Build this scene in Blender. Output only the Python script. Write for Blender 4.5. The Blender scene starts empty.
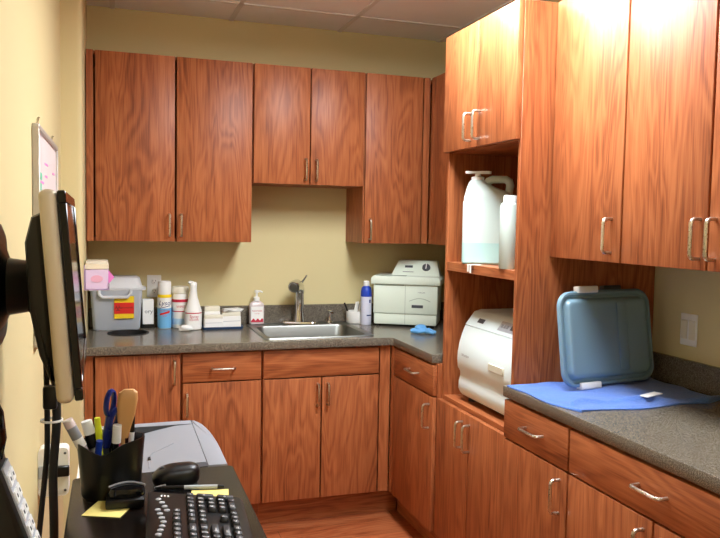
import bpy, bmesh, math, random
from mathutils import Vector, Matrix, Euler
random.seed(7)
SC = bpy.context.scene
COL = SC.collection
PI = math.pi
R = math.radians

# ------------------------------------------------------------------ materials
def new_mat(name):
    m = bpy.data.materials.new(name); m.use_nodes = True
    nt = m.node_tree
    return m, nt, nt.nodes, nt.links, nt.nodes['Principled BSDF']

def lin(c):
    return tuple((x/12.92 if x <= .04045 else ((x+.055)/1.055)**2.4) for x in (v/255 for v in c))+(1,)

def plain(name, rgb, rough=.5, metal=0, spec=.5, trans=0, emit=None, bump=0, bscale=200, ior=1.45, alpha=1, sss=0):
    m, nt, N, L, p = new_mat(name)
    p.inputs['Base Color'].default_value = lin(rgb)
    p.inputs['Roughness'].default_value = rough
    p.inputs['Metallic'].default_value = metal
    p.inputs['Specular IOR Level'].default_value = spec
    p.inputs['Transmission Weight'].default_value = trans
    p.inputs['IOR'].default_value = ior
    p.inputs['Alpha'].default_value = alpha
    if sss:
        p.inputs['Subsurface Weight'].default_value = sss
        p.inputs['Subsurface Radius'].default_value = (.02, .02, .02)
    if emit:
        p.inputs['Emission Color'].default_value = lin(emit[0]); p.inputs['Emission Strength'].default_value = emit[1]
    tc = N.new('ShaderNodeTexCoord'); nz = N.new('ShaderNodeTexNoise')
    nz.inputs['Scale'].default_value = bscale; nz.inputs['Detail'].default_value = 2
    L.new(tc.outputs['Object'], nz.inputs['Vector'])
    if bump:
        b = N.new('ShaderNodeBump'); b.inputs['Strength'].default_value = bump; b.inputs['Distance'].default_value = .002
        L.new(nz.outputs['Fac'], b.inputs['Height']); L.new(b.outputs['Normal'], p.inputs['Normal'])
    else:                                              # faint unevenness of the gloss
        mr = N.new('ShaderNodeMapRange'); mr.inputs['To Min'].default_value = max(0, rough-.03); mr.inputs['To Max'].default_value = min(1, rough+.03)
        L.new(nz.outputs['Fac'], mr.inputs['Value']); L.new(mr.outputs['Result'], p.inputs['Roughness'])
    return m

def wood(name, grain, dark, mid, light, rough=.42, figure=1.0, planks=None):
    m, nt, N, L, p = new_mat(name)
    tc = N.new('ShaderNodeTexCoord'); oi = N.new('ShaderNodeObjectInfo')
    mul = N.new('ShaderNodeVectorMath'); mul.operation = 'SCALE'; mul.inputs[0].default_value = (7.3, 5.1, 3.7)
    L.new(oi.outputs['Random'], mul.inputs['Scale'])
    add = N.new('ShaderNodeVectorMath'); add.operation = 'ADD'
    L.new(tc.outputs['Object'], add.inputs[0]); L.new(mul.outputs[0], add.inputs[1])
    def mapped(cross, along):
        mp = N.new('ShaderNodeMapping'); s = [cross]*3; s['xyz'.index(grain)] = along
        mp.inputs['Scale'].default_value = s; L.new(add.outputs[0], mp.inputs['Vector']); return mp
    a = N.new('ShaderNodeTexNoise'); a.inputs['Scale'].default_value = 1; a.inputs['Detail'].default_value = 2.5
    a.inputs['Roughness'].default_value = .45; a.inputs['Distortion'].default_value = .5
    L.new(mapped(9*figure, 1.3*figure).outputs[0], a.inputs['Vector'])
    ml = N.new('ShaderNodeMath'); ml.operation = 'MULTIPLY'; ml.inputs[1].default_value = 70
    L.new(a.outputs['Fac'], ml.inputs[0])
    sn = N.new('ShaderNodeMath'); sn.operation = 'SINE'; L.new(ml.outputs[0], sn.inputs[0])
    f = N.new('ShaderNodeTexNoise'); f.inputs['Scale'].default_value = 1; f.inputs['Detail'].default_value = 3
    L.new(mapped(210, 7).outputs[0], f.inputs['Vector'])
    g = N.new('ShaderNodeTexNoise'); g.inputs['Scale'].default_value = 1; g.inputs['Detail'].default_value = 2
    L.new(mapped(14, 1.2).outputs[0], g.inputs['Vector'])
    m1 = N.new('ShaderNodeMath'); m1.operation = 'MULTIPLY_ADD'; m1.inputs[1].default_value = .062; m1.inputs[2].default_value = 0
    L.new(sn.outputs[0], m1.inputs[0])
    m2 = N.new('ShaderNodeMath'); m2.operation = 'MULTIPLY_ADD'; m2.inputs[1].default_value = .42
    L.new(f.outputs['Fac'], m2.inputs[0]); L.new(m1.outputs[0], m2.inputs[2])
    m3 = N.new('ShaderNodeMath'); m3.operation = 'MULTIPLY_ADD'; m3.inputs[1].default_value = .3
    L.new(g.outputs['Fac'], m3.inputs[0]); L.new(m2.outputs[0], m3.inputs[2])
    cr = N.new('ShaderNodeValToRGB')
    e = cr.color_ramp.elements
    e[0].position = .18; e[0].color = lin(dark); e[1].position = .52; e[1].color = lin(light)
    x = e.new(.33); x.color = lin(mid)
    L.new(m3.outputs[0], cr.inputs['Fac'])
    out = cr.outputs['Color']
    if planks:
        bt = N.new('ShaderNodeTexBrick'); bt.inputs['Scale'].default_value = 1
        bt.inputs['Brick Width'].default_value = 1.2; bt.inputs['Row Height'].default_value = planks
        bt.inputs['Mortar Size'].default_value = .0012; bt.inputs['Mortar'].default_value = lin((60, 28, 14))
        bt.inputs['Color1'].default_value = (1, 1, 1, 1); bt.inputs['Color2'].default_value = (.72, .70, .68, 1)
        L.new(tc.outputs['Object'], bt.inputs['Vector'])
        mx = N.new('ShaderNodeMix'); mx.data_type = 'RGBA'; mx.blend_type = 'MULTIPLY'; mx.inputs['Factor'].default_value = 1
        L.new(out, mx.inputs['A']); L.new(bt.outputs['Color'], mx.inputs['B']); out = mx.outputs['Result']
    L.new(out, p.inputs['Base Color'])
    p.inputs['Roughness'].default_value = rough; p.inputs['Specular IOR Level'].default_value = .3
    return m

DK, MD, LT = (116, 60, 33), (155, 87, 50), (180, 109, 66)
WV = wood('cherry_laminate_vertical', 'z', DK, MD, LT)
WH = wood('cherry_laminate_horizontal', 'x', DK, MD, LT)
WY = wood('cherry_laminate_depth', 'y', DK, MD, LT)
FLOOR = wood('floor_planks', 'x', (126, 62, 36), (172, 92, 54), (200, 124, 80), .28, .9, .16)

def speckle(name, c1, c2, c3, rough):
    m, nt, N, L, p = new_mat(name)
    tc = N.new('ShaderNodeTexCoord'); n = N.new('ShaderNodeTexNoise'); n.inputs['Scale'].default_value = 330; n.inputs['Detail'].default_value = 3
    L.new(tc.outputs['Object'], n.inputs['Vector'])
    cr = N.new('ShaderNodeValToRGB'); e = cr.color_ramp.elements
    e[0].position = .34; e[0].color = lin(c1); e[1].position = .68; e[1].color = lin(c3); x = e.new(.5); x.color = lin(c2)
    L.new(n.outputs['Fac'], cr.inputs['Fac']); L.new(cr.outputs['Color'], p.inputs['Base Color'])
    p.inputs['Roughness'].default_value = rough
    return m
COUNTER = speckle('speckled_laminate', (74, 67, 58), (102, 94, 83), (140, 131, 115), .22)

def paint(name, rgb, bump=.12):
    return plain(name, rgb, .75, bump=bump, bscale=160, spec=.3)
WALL = paint('beige_wall_paint', (212, 198, 150))
CEIL = plain('white_ceiling_tile', (243, 245, 248), .9, bump=.5, bscale=260, spec=.2)
TBAR = plain('ceiling_grid_metal', (226, 226, 226), .5)
DIFF = plain('lit_light_diffuser', (255, 250, 240), .5, emit=((242, 249, 255), 18.5))
DIMDIFF = plain('dimmer_light_diffuser', (255, 250, 240), .5, emit=((244, 250, 255), 6.0))
WHITE = plain('white_plastic', (236, 236, 232), .4)
OFFW = plain('ivory_plastic', (226, 221, 202), .4)
NICKEL = plain('brushed_nickel', (205, 198, 184), .28, 1)
STEEL = plain('stainless_steel', (140, 142, 137), .38, 1)
CHROME = plain('chrome', (215, 215, 215), .1, 1)
BLACK = plain('black_plastic', (9, 9, 10), .36)
BLKGL = plain('glossy_black_plastic', (10, 10, 12), .12)
BLKSOFT = plain('black_rubber', (20, 20, 21), .65)
DESK = wood('black_brown_laminate', 'y', (12, 8, 7), (18, 12, 10), (26, 18, 15), .26)
GREY = plain('grey_plastic', (140, 143, 148), .5)
LGREY = plain('light_grey_plastic', (176, 179, 184), .5)
PRNT = plain('printer_grey_plastic', (138, 141, 148), .5)
DGREY = plain('dark_grey_plastic', (70, 72, 76), .5)
SILVER = plain('silver_plastic', (196, 184, 160), .42, .15)
SCREEN = plain('dark_lcd_screen', (10, 10, 12), .09, spec=.6)
GREENW = plain('pale_grey_green_plastic', (220, 231, 215), .42)
GREEND = plain('grey_green_shadow_plastic', (160, 172, 158), .45)
PAPER = plain('white_paper', (238, 238, 234), .8)
CREAM = plain('cream_cardboard', (232, 222, 196), .8)
LILAC = plain('lilac_cardboard', (222, 200, 228), .7)
PINK = plain('pink_card', (226, 128, 196), .7)
PALEPINK = plain('pale_pink_paper', (240, 222, 228), .7)
YEL = plain('yellow_label', (240, 206, 30), .5)
RED = plain('red_label', (214, 36, 26), .5)
CRIM = plain('crimson_print', (196, 40, 66), .5)
NAVY = plain('navy_blue_plastic', (24, 38, 112), .3)
SKY = plain('light_blue_print', (110, 176, 222), .4)
PALEBLUE = plain('pale_blue_print', (176, 208, 232), .4)
BLUE = plain('royal_blue_plastic', (28, 62, 172), .35)
TRAYBLUE = plain('dark_blue_tray', (34, 66, 104), .4)
STICKY = plain('yellow_sticky_paper', (240, 224, 132), .8)
HIYEL = plain('fluorescent_yellow_plastic', (226, 232, 40), .4)
HIPINK = plain('fluorescent_pink_plastic', (240, 70, 130), .4)
TAN = plain('tan_bristle_wood', (205, 154, 96), .55)
GREYTXT = plain('grey_print', (120, 120, 122), .6)
KEYMAT = plain('black_key_plastic', (26, 27, 30), .4)
KEYTXT = plain('white_key_print', (236, 236, 236), .6)
GLOVE = plain('blue_nitrile', (104, 172, 230), .5)
COOLW = plain('cool_white_plastic', (222, 236, 236), .38)
TUBCLEAR = plain('smoky_blue_plastic', (128, 160, 178), .24, trans=.12)
FROST = plain('frosted_plastic', (236, 238, 240), .45, trans=.25)
SMOKE = plain('translucent_grey_plastic', (226, 232, 240), .3, trans=.45)
CLEAR = plain('clear_pink_plastic', (244, 230, 230), .15, trans=.35)
MILK = plain('milky_plastic', (206, 222, 215), .45, trans=.15)
LIQ = plain('pale_aqua_liquid_tint', (180, 217, 212), .4, trans=.1)
BRASS = plain('dark_socket', (30, 28, 26), .6)

def towel_mat():
    m, nt, N, L, p = new_mat('blue_terry_cloth')
    tc = N.new('ShaderNodeTexCoord'); n = N.new('ShaderNodeTexNoise'); n.inputs['Scale'].default_value = 420; n.inputs['Detail'].default_value = 2
    L.new(tc.outputs['Object'], n.inputs['Vector'])
    cr = N.new('ShaderNodeValToRGB'); e = cr.color_ramp.elements
    e[0].position = .3; e[0].color = lin((50, 90, 176)); e[1].position = .7; e[1].color = lin((92, 138, 220))
    L.new(n.outputs['Fac'], cr.inputs['Fac']); L.new(cr.outputs['Color'], p.inputs['Base Color'])
    b = N.new('ShaderNodeBump'); b.inputs['Strength'].default_value = .9; b.inputs['Distance'].default_value = .004
    L.new(n.outputs['Fac'], b.inputs['Height']); L.new(b.outputs['Normal'], p.inputs['Normal'])
    p.inputs['Roughness'].default_value = .95; p.inputs['Sheen Weight'].default_value = .3
    return m
TOWEL = towel_mat()

# ------------------------------------------------------------------ mesh builder
class MB:
    def __init__(s): s.b = bmesh.new()
    def take(s, t, mi=0, mat=None):
        vs = {}
        for v in t.verts: vs[v] = s.b.verts.new(mat @ v.co if mat else v.co)
        for f in t.faces:
            try:
                nf = s.b.faces.new([vs[v] for v in f.verts]); nf.material_index = mi
            except ValueError: pass
        t.free(); return s
    def box(s, x0, x1, y0, y1, z0, z1, bev=0, seg=1, mi=0, mat=None):
        t = bmesh.new(); bmesh.ops.create_cube(t, size=1)
        for v in t.verts:
            v.co = Vector((x0+(v.co.x+.5)*(x1-x0), y0+(v.co.y+.5)*(y1-y0), z0+(v.co.z+.5)*(z1-z0)))
        if bev: bmesh.ops.bevel(t, geom=t.edges[:], offset=bev, segments=seg, profile=.5, affect='EDGES')
        return s.take(t, mi, mat)
    def lathe(s, prof, cx=0, cy=0, n=28, mi=0, mat=None, sx=1, sy=1):
        t = bmesh.new(); rings = []
        for r, z in prof:
            if r < 1e-6: rings.append([t.verts.new((cx, cy, z))])
            else: rings.append([t.verts.new((cx+sx*r*math.cos(2*PI*k/n), cy+sy*r*math.sin(2*PI*k/n), z)) for k in range(n)])
        for a, b in zip(rings, rings[1:]):
            for k in range(n):
                k2 = (k+1) % n
                if len(a) == 1 and len(b) == 1: continue
                if len(a) == 1: t.faces.new((a[0], b[k2], b[k]))
                elif len(b) == 1: t.faces.new((a[k], a[k2], b[0]))
                else: t.faces.new((a[k], a[k2], b[k2], b[k]))
        if len(rings[0]) > 1: t.faces.new(rings[0][::-1])
        if len(rings[-1]) > 1: t.faces.new(rings[-1])
        bmesh.ops.recalc_face_normals(t, faces=t.faces[:])
        return s.take(t, mi, mat)
    def rings(s, rs, cap=(True, True), mi=0, mat=None, closed=False):
        t = bmesh.new(); V = [[t.verts.new(p) for p in r] for r in rs]; n = len(V[0])
        pairs = list(zip(V, V[1:])) + ([(V[-1], V[0])] if closed else [])
        for a, b in pairs:
            for k in range(n):
                t.faces.new((a[k], a[(k+1) % n], b[(k+1) % n], b[k]))
        if cap[0] and not closed: t.faces.new(V[0][::-1])
        if cap[1] and not closed: t.faces.new(V[-1])
        bmesh.ops.recalc_face_normals(t, faces=t.faces[:])
        return s.take(t, mi, mat)
    def tube(s, pts, r, n=10, mi=0, mat=None, flat=1.0):
        P = [Vector(p) for p in pts]; rs = []; up = None
        for i, p in enumerate(P):
            d = ((P[i+1]-p) if i == 0 else (p-P[i-1]) if i == len(P)-1 else (P[i+1]-p).normalized()+(p-P[i-1]).normalized()).normalized()
            if up is None:
                up = Vector((0, 0, 1)) if abs(d.z) < .9 else Vector((1, 0, 0))
            up = (up-d*up.dot(d)).normalized(); side = d.cross(up)
            rr = r[i] if isinstance(r, (list, tuple)) else r
            rs.append([p+rr*(math.cos(2*PI*k/n)*side+flat*math.sin(2*PI*k/n)*up) for k in range(n)])
        return s.rings(rs, mi=mi, mat=mat)
    def prism(s, poly, a, b, axis='z', bev=0, mi=0, mat=None, seg=2):
        t = bmesh.new()
        f = {'z': lambda p, h: (p[0], p[1], h), 'y': lambda p, h: (p[0], h, p[1]), 'x': lambda p, h: (h, p[0], p[1])}[axis]
        A = [t.verts.new(f(p, a)) for p in poly]; B = [t.verts.new(f(p, b)) for p in poly]; n = len(poly)
        for k in range(n): t.faces.new((A[k], A[(k+1) % n], B[(k+1) % n], B[k]))
        ca, cb = t.faces.new(A[::-1]), t.faces.new(B)
        bmesh.ops.recalc_face_normals(t, faces=t.faces[:])
        if bev: bmesh.ops.bevel(t, geom=list(ca.edges)+list(cb.edges), offset=bev, segments=seg, profile=.5, affect='EDGES')
        return s.take(t, mi, mat)
    def build(s, name, mats, parent=None, smooth=True, origin=None, angle=38):
        me = bpy.data.meshes.new(name)
        bmesh.ops.recalc_face_normals(s.b, faces=s.b.faces[:]) if False else None
        if origin:
            for v in s.b.verts: v.co -= Vector(origin)
        s.b.to_mesh(me); s.b.free()
        for m in (mats if isinstance(mats, (list, tuple)) else [mats]): me.materials.append(m)
        if smooth:
            for p in me.polygons: p.use_smooth = True
            me.set_sharp_from_angle(angle=R(angle))
        o = bpy.data.objects.new(name, me); COL.objects.link(o)
        if parent: o.parent = parent
        if origin: o.location = origin
        return o

def rrect(w, h, r, n=6, cx=0, cy=0):
    pts = []
    for qx, qy, a0 in ((1, 1, 0), (-1, 1, 90), (-1, -1, 180), (1, -1, 270)):
        for k in range(n+1):
            a = R(a0+90*k/n); pts.append((cx+qx*(w/2-r)+r*math.cos(a), cy+qy*(h/2-r)+r*math.sin(a)))
    return pts

def tag(o, label, cat, group=None, kind=None):
    o['label'] = label; o['category'] = cat
    if group: o['group'] = group
    if kind: o['kind'] = kind
    return o
def thing(name, label, cat, loc=(0, 0, 0), rz=0, group=None):
    o = bpy.data.objects.new(name, None); COL.objects.link(o)
    o.location = loc; o.rotation_euler = (0, 0, rz); o.empty_display_size = .05
    return tag(o, label, cat, group)
def struct(name, mb, m, **k):
    o = mb.build(name, m, **k); o['kind'] = 'structure'; return o

def text_mesh(body, size, align='CENTER', shear=0):
    c = bpy.data.curves.new('lettering', 'FONT'); c.body = body; c.size = size; c.align_x = align; c.align_y = 'CENTER'
    c.shear = shear; c.resolution_u = 2
    o = bpy.data.objects.new('lettering', c); COL.objects.link(o)
    dg = bpy.context.evaluated_depsgraph_get(); dg.update()
    me = bpy.data.meshes.new_from_object(o.evaluated_get(dg), depsgraph=dg)
    t = bmesh.new(); t.from_mesh(me)
    bpy.data.objects.remove(o); bpy.data.curves.remove(c); bpy.data.meshes.remove(me)
    return t
def flat_text(mb, body, size, mat, mi=0, **k): mb.take(text_mesh(body, size, **k), mi, mat)
FRONT = Matrix(((1, 0, 0, 0), (0, 0, -1, 0), (0, 1, 0, 0), (0, 0, 0, 1)))     # reads from -y
def front_at(x, y, z): return Matrix.Translation((x, y, z)) @ FRONT
def wrap_text(mb, body, size, r, z, a0=0, mi=0, **k):
    t = text_mesh(body, size, **k)
    for v in t.verts:
        a = v.co.x/r+a0; zz = v.co.y+z
        v.co = Vector((r*math.sin(a), -r*math.cos(a), zz))
    mb.take(t, mi)
def band(mb, r, z0, z1, a0=0, a1=2*PI, mi=0, n=32, slope=0):
    """a label wrapped round a cylinder from angle a0 to a1 (0 faces -y), a shell with thickness"""
    t = bmesh.new(); rows = []
    for k in range(n+1):
        a = a0+(a1-a0)*k/n; dz = slope*(k/n-.5)
        rows.append([t.verts.new((q*math.sin(a), -q*math.cos(a), z+dz)) for q, z in ((r, z0), (r, z1), (r-.0008, z1), (r-.0008, z0))])
    for a, b in zip(rows, rows[1:]):
        for k in range(4): t.faces.new((a[k], b[k], b[(k+1) % 4], a[(k+1) % 4]))
    bmesh.ops.recalc_face_normals(t, faces=t.faces[:])
    mb.take(t, mi)

# ------------------------------------------------------------------ setting
XL, YF, ZC, XA = -2.15, -5.3, 2.54, -2.066
struct('floor', MB().box(XL-.1, .1, YF-.1, .1, -.06, 0), FLOOR)
struct('wall_back', MB().box(XL-.1, .1, 0, .1, 0, ZC), WALL)
struct('wall_right', MB().box(0, .1, YF, 0, 0, ZC), WALL)
struct('wall_left', MB().box(XL-.1, XL, YF, 0, 0, ZC), WALL)
struct('wall_front', MB().box(XL-.1, .1, YF-.1, YF, 0, ZC), WALL)
# the alcove's short side wall with its rounded outer corner
poly = [(XL, -.001), (XL, -.66)]
for k in range(7):
    a = R(-90+15*k); poly.append((XA-.02+.02*math.cos(a), -.64+.02*math.sin(a)))
poly.append((XA, -.001))
struct('wall_alcove', MB().prism(poly, 0, ZC), WALL)
struct('ceiling', MB().box(XL-.1, .1, YF-.1, .1, ZC, ZC+.06), CEIL)
gx = [-1.945, -1.345, -.745, -.145]; gy = [-.325-.61*k for k in range(9)]
g = MB()
for x in gx: g.box(x-.012, x+.012, YF, -.001, ZC-.006, ZC-.0005)
for y in gy: g.box(XL, 0, y-.012, y+.012, ZC-.006, ZC-.0005)
struct('trim_1', g, TBAR)

def fixture(x0, x1, y0, y1, label, lit):
    """surface-mounted fluorescent fixture with opaque sides"""
    zf = 2.45
    t = thing('ceiling_light', label, 'ceiling light', ((x0+x1)/2, (y0+y1)/2, zf))
    w, d = (x1-x0)/2, (y1-y0)/2; h = ZC-zf-.0065
    m = MB()
    for s in (-1, 1):
        m.box(s*w-.004, s*w+.004, -d-.004, d+.004, 0, h, .001); m.box(-w+.0041, w-.0041, s*d-.004, s*d+.004, 0, h, .001)
    m.box(-w+.0041, w-.0041, -d+.0041, d-.0041, h-.006, h)
    m.build('housing', WHITE, t)
    MB().box(-w+.005, w-.005, -d+.005, d-.005, -.012, .012, .006, 2).build('diffuser', lit, t)
    return t
fixture(-1.10, -.66, -2.4, -1.25, 'lit rectangular ceiling light over the middle of the room', DIFF)
fixture(-1.2, -.72, -5.0, -3.8, 'lit rectangular ceiling light behind the viewpoint', DIMDIFF)

# ------------------------------------------------------------------ cabinets (local frame: x along the run, front faces -y)
def bar_pull(parent, x, y, z, vertical=True, L=.105, px=.0):
    h = L/2; d = .032; q = .012; m = MB()
    pts = [(-h, 0), (-h, -d+q)]
    for k in range(1, 4):
        a = R(30*k); pts.append((-h+q-q*math.cos(a), -d+q-q*math.sin(a)))
    pts += [(-p[0], p[1]) for p in pts[::-1]]
    if vertical: P = [(x, y+b, z+a) for a, b in pts]
    else: P = [(x+a, y+b, z) for a, b in pts]
    m.tube(P, .0052, 8)
    return m.build('handle', NICKEL, parent)

def cabinet(name, label, cat, loc, rz, w, d, z0, z1, fronts, top=True, toe=0, fillers=(), group=None, front_gap=.0035, shelf=None, toe_in=0, toe_out=0):
    """carcass of panels open to the front, doors and drawer fronts laid over it"""
    t = thing(name, label, cat, loc, rz, group)
    b = MB(); T = .018; df = d-.02; zb = z0
    b.box(.0005, T, -df, -.002, zb, z1); b.box(w-T, w-.0005, -df, -.002, zb, z1)
    b.box(T, w-T, -df, -.002, zb, zb+T); b.box(T, w-T, -.012, -.002, zb+T, z1)
    if top: b.box(T, w-T, -df, -.012, z1-T, z1)
    else: b.box(T, w-T, -df, -df+.06, z1-T, z1)
    for x0, x1 in fillers: b.box(x0, x1, -d+.001, -df+.001, z0, z1, .001)
    if shelf: b.box(T, w-T, -df+.03, -.012, shelf, shelf+T)
    b.build('carcass', WV, t)
    if toe: MB().box(-toe_in, w+toe_out, -d+.075, -d+.09, 0, toe).build('toe_kick', WH, t)
    for f in fronts:
        kind, x0, x1, a, c = f[:5]
        o = MB().box(x0+front_gap/2, x1-front_gap/2, -d, -df-.0005, a, c, .0025, 2).build(
            {'door': 'door', 'drawer': 'drawer', 'panel': 'false_front'}[kind], WV if kind == 'door' else WH, t)
        if len(f) > 5 and f[5]: bar_pull(o, f[5][1], -d, f[5][2], f[5][0] == 'v')
    return t

RQ = -PI/2
ZU0, ZU1 = 1.369, 2.258      # wall cabinets
DU = .32
x0 = -2.062
def bx(x): return x-x0
cabinet('wall_cabinet', 'tall two-door cherry wall cabinet at the left end above the sharps container', 'cabinet', (x0, 0, 0), 0, -1.281-x0, DU, ZU0, ZU1,
        [('door', bx(-2.024), bx(-1.656), ZU0, ZU1, ('v', bx(-1.683), 1.45)), ('door', bx(-1.652), bx(-1.281), ZU0, ZU1, ('v', bx(-1.628), 1.45))],
        fillers=[(0.0005, bx(-2.03))], group='wall cabinets', front_gap=.005)
x0 = -1.279
cabinet('wall_cabinet', 'short two-door cherry wall cabinet raised above the sink', 'cabinet', (x0, 0, 0), 0, -.691-x0, DU, 1.667, ZU1,
        [('door', bx(-1.276), bx(-.985), 1.667, ZU1, ('v', bx(-1.009), 1.742)), ('door', bx(-.983), bx(-.694), 1.667, ZU1, ('v', bx(-.953), 1.742))], group='wall cabinets')
x0 = -.689
cabinet('wall_cabinet', 'single-door cherry wall cabinet to the right of the sink by the corner', 'cabinet', (x0, 0, 0), 0, -.323-x0, DU, ZU0, ZU1,
        [('door', bx(-.686), bx(-.364), ZU0, ZU1, ('v', bx(-.657), 1.443))], fillers=[(bx(-.358), bx(-.3235))], group='wall cabinets')
cabinet('wall_cabinet', 'cherry wall cabinet on the right wall tucked between the corner and the tall cabinet', 'cabinet', (0, -.001, 0), RQ, 1.13, .318, ZU0, ZU1,
        [('door', .36, .745, ZU0, ZU1, None), ('door', .748, 1.128, ZU0, ZU1, None)], fillers=[(.322, .356)], group='wall cabinets')
# right-hand wall cabinets beyond the tall one
DR = .466
cabinet('wall_cabinet', 'two-door cherry wall cabinet above the blue tray', 'cabinet', (0, -1.7395, 0), RQ, .741, DR, ZU0, ZU1,
        [('door', .001, .390, ZU0, ZU1, ('v', .345, 1.452)), ('door', .393, .740, ZU0, ZU1, ('v', .715, 1.452))], group='wall cabinets', front_gap=.005)
cabinet('wall_cabinet', 'cherry wall cabinet at the far right cut by the picture edge', 'cabinet', (0, -2.4815, 0), RQ, .74, DR, ZU0, ZU1,
        [('door', .001, .372, ZU0, ZU1, ('v', .027, 1.452)), ('door', .375, .739, ZU0, ZU1, ('v', .70, 1.452))], group='wall cabinets', front_gap=.005)

# base cabinets, back run
DB, ZB0, ZB1, ZD = .61, .133, .874, .729
TOE = .131
x0 = -2.064
cabinet('base_cabinet', 'cherry base cabinet with one full-height door under the waste hole', 'cabinet', (x0, 0, 0), 0, -1.649-x0, DB, ZB0, ZB1,
        [('door', bx(-2.022), bx(-1.651), ZB0, ZB1-.008, ('v', bx(-1.68), .785))], top=False, toe=TOE, fillers=[(.0005, bx(-2.028))], group='base cabinets', front_gap=.005)
x0 = -1.648
cabinet('base_cabinet', 'cherry base cabinet with one drawer over one door left of the sink', 'cabinet', (x0, 0, 0), 0, -1.277-x0, DB, ZB0, ZB1,
        [('drawer', bx(-1.645), bx(-1.279), ZD+.004, ZB1-.008, ('h', bx(-1.46), .795)), ('door', bx(-1.645), bx(-1.279), ZB0, ZD-.002, ('v', bx(-1.624), .63))],
        top=False, toe=TOE, group='base cabinets', front_gap=.005)
x0 = -1.276
cabinet('base_cabinet', 'two-door cherry sink base cabinet with a false drawer front', 'cabinet', (x0, 0, 0), 0, -.632-x0, DB, ZB0, ZB1,
        [('panel', bx(-1.273), bx(-.69), ZD+.004, ZB1-.008, None), ('door', bx(-1.273), bx(-.986), ZB0, ZD-.002, ('v', bx(-1.006), .645)),
         ('door', bx(-.984), bx(-.69), ZB0, ZD-.002, ('v', bx(-.956), .645))],
        top=False, toe=TOE, toe_out=.075, fillers=[(bx(-.686), bx(-.6325))], group='base cabinets', front_gap=.004)
# base cabinets, right run
DBR = .63
y0 = -.612
def by(y): return -(y-y0)
cabinet('base_cabinet', 'narrow cherry base cabinet with drawer and door in the corner left of the tall cabinet', 'cabinet', (0, y0, 0), RQ, 1.134-.612, DBR, ZB0, ZB1,
        [('drawer', by(-.655), by(-1.130), ZD+.004, ZB1-.008, ('h', by(-.915), .803)), ('door', by(-.655), by(-1.130), ZB0, ZD-.002, ('v', by(-1.092), .638))],
        top=False, toe=TOE, toe_in=.066, fillers=[(.001, by(-.65))], group='base cabinets')
y0 = -1.740
cabinet('base_cabinet', 'narrow cherry base cabinet with drawer and door right of the tall cabinet', 'cabinet', (0, y0, 0), RQ, by(-2.138), DBR, ZB0, ZB1,
        [('drawer', by(-1.743), by(-2.136), ZD+.004, ZB1-.008, ('h', by(-1.946), .803)), ('door', by(-1.743), by(-2.136), ZB0, ZD-.002, ('v', by(-2.097), .642))],
        top=False, toe=TOE, group='base cabinets')
y0 = -2.139
cabinet('base_cabinet', 'wide cherry base cabinet with a wide drawer over two doors at far right', 'cabinet', (0, y0, 0), RQ, by(-2.898), DBR, ZB0, ZB1,
        [('drawer', by(-2.141), by(-2.896), ZD+.004, ZB1-.008, ('h', by(-2.511), .806)), ('door', by(-2.141), by(-2.515), ZB0, ZD-.002, ('v', by(-2.482), .642)),
         ('door', by(-2.519), by(-2.896), ZB0, ZD-.002, ('v', by(-2.55), .642))],
        top=False, toe=TOE, group='base cabinets')

# tall cabinet with two niches
y0 = -1.136; TW = .602; DT = .612
t = thing('tall_cabinet', 'tall cherry cabinet with two open niches between upper and lower doors', 'cabinet', (0, y0, 0), RQ)
m = MB()
for a in (.0005, TW-.0185): m.box(a, a+.018, -.592, -.002, .002, ZU1, .001)
m.build('side_panels', WV, t)
MB().box(.019, TW-.019, -.012, -.002, .75, ZU1-.02).build('back_panel', WV, t)
MB().box(.019, TW-.019, -.59, -.002, .722, .744, .001).build('niche_floor', WH, t)
MB().box(.019, TW-.019, -.59, -.013, 1.283, 1.319, .001).build('shelf', WH, t)
MB().box(.019, TW-.019, -.585, -.013, 1.778, 1.796).build('divider_panel', WH, t)
MB().box(.019, TW-.019, -.59, -.002, ZU1-.018, ZU1).build('top_panel', WH, t)
MB().box(.019, TW-.019, -.59, -.013, .10, .118).build('bottom_panel', WH, t)
MB().box(.019, TW-.019, -.55, -.535, 0.001, .10).build('toe_kick', WH, t)
for a, b, hx in ((.002, .252, .246), (.255, TW-.003, .33)):
    pass
for z0_, z1_, hz, hh in ((1.779, ZU1, 1.859, 0), (ZB0, ZD-.002, .638, -.02)):
    d_ = MB().box(.004, .306+(-.0), -DT-.003, -.593, z0_, z1_, .0025, 2).build('door', WV, t)
    bar_pull(d_, .254, -DT-.003, hz)
    d_ = MB().box(.309, TW-.002, -DT-.003, -.593, z0_, z1_, .0025, 2).build('door', WV, t)
    bar_pull(d_, .330-(.0 if hh == 0 else .012), -DT-.003, hz)

# ------------------------------------------------------------------ worktops
def filled(outer, holes, z0, z1, bev=.003):
    c = bpy.data.curves.new('outline', 'CURVE'); c.dimensions = '2D'; c.fill_mode = 'BOTH'
    c.extrude = (z1-z0)/2-bev; c.bevel_depth = bev; c.offset = -bev; c.bevel_resolution = 1
    for pts in [outer]+holes:
        s = c.splines.new('POLY'); s.points.add(len(pts)-1); s.use_cyclic_u = True
        for p, q in zip(s.points, pts): p.co = (q[0], q[1], 0, 1)
    o = bpy.data.objects.new('outline', c); COL.objects.link(o)
    dg = bpy.context.evaluated_depsgraph_get(); dg.update()
    me = bpy.data.meshes.new_from_object(o.evaluated_get(dg), depsgraph=dg)
    t = bmesh.new(); t.from_mesh(me)
    for v in t.verts: v.co.z += (z0+z1)/2
    bpy.data.objects.remove(o); bpy.data.curves.remove(c); bpy.data.meshes.remove(me)
    return t
ZT = .914
SX0, SX1, SY0, SY1 = -1.262, -.70, -.575, -.045     # sink rim
HC = (-1.873, -.232); HR = .095
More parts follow.
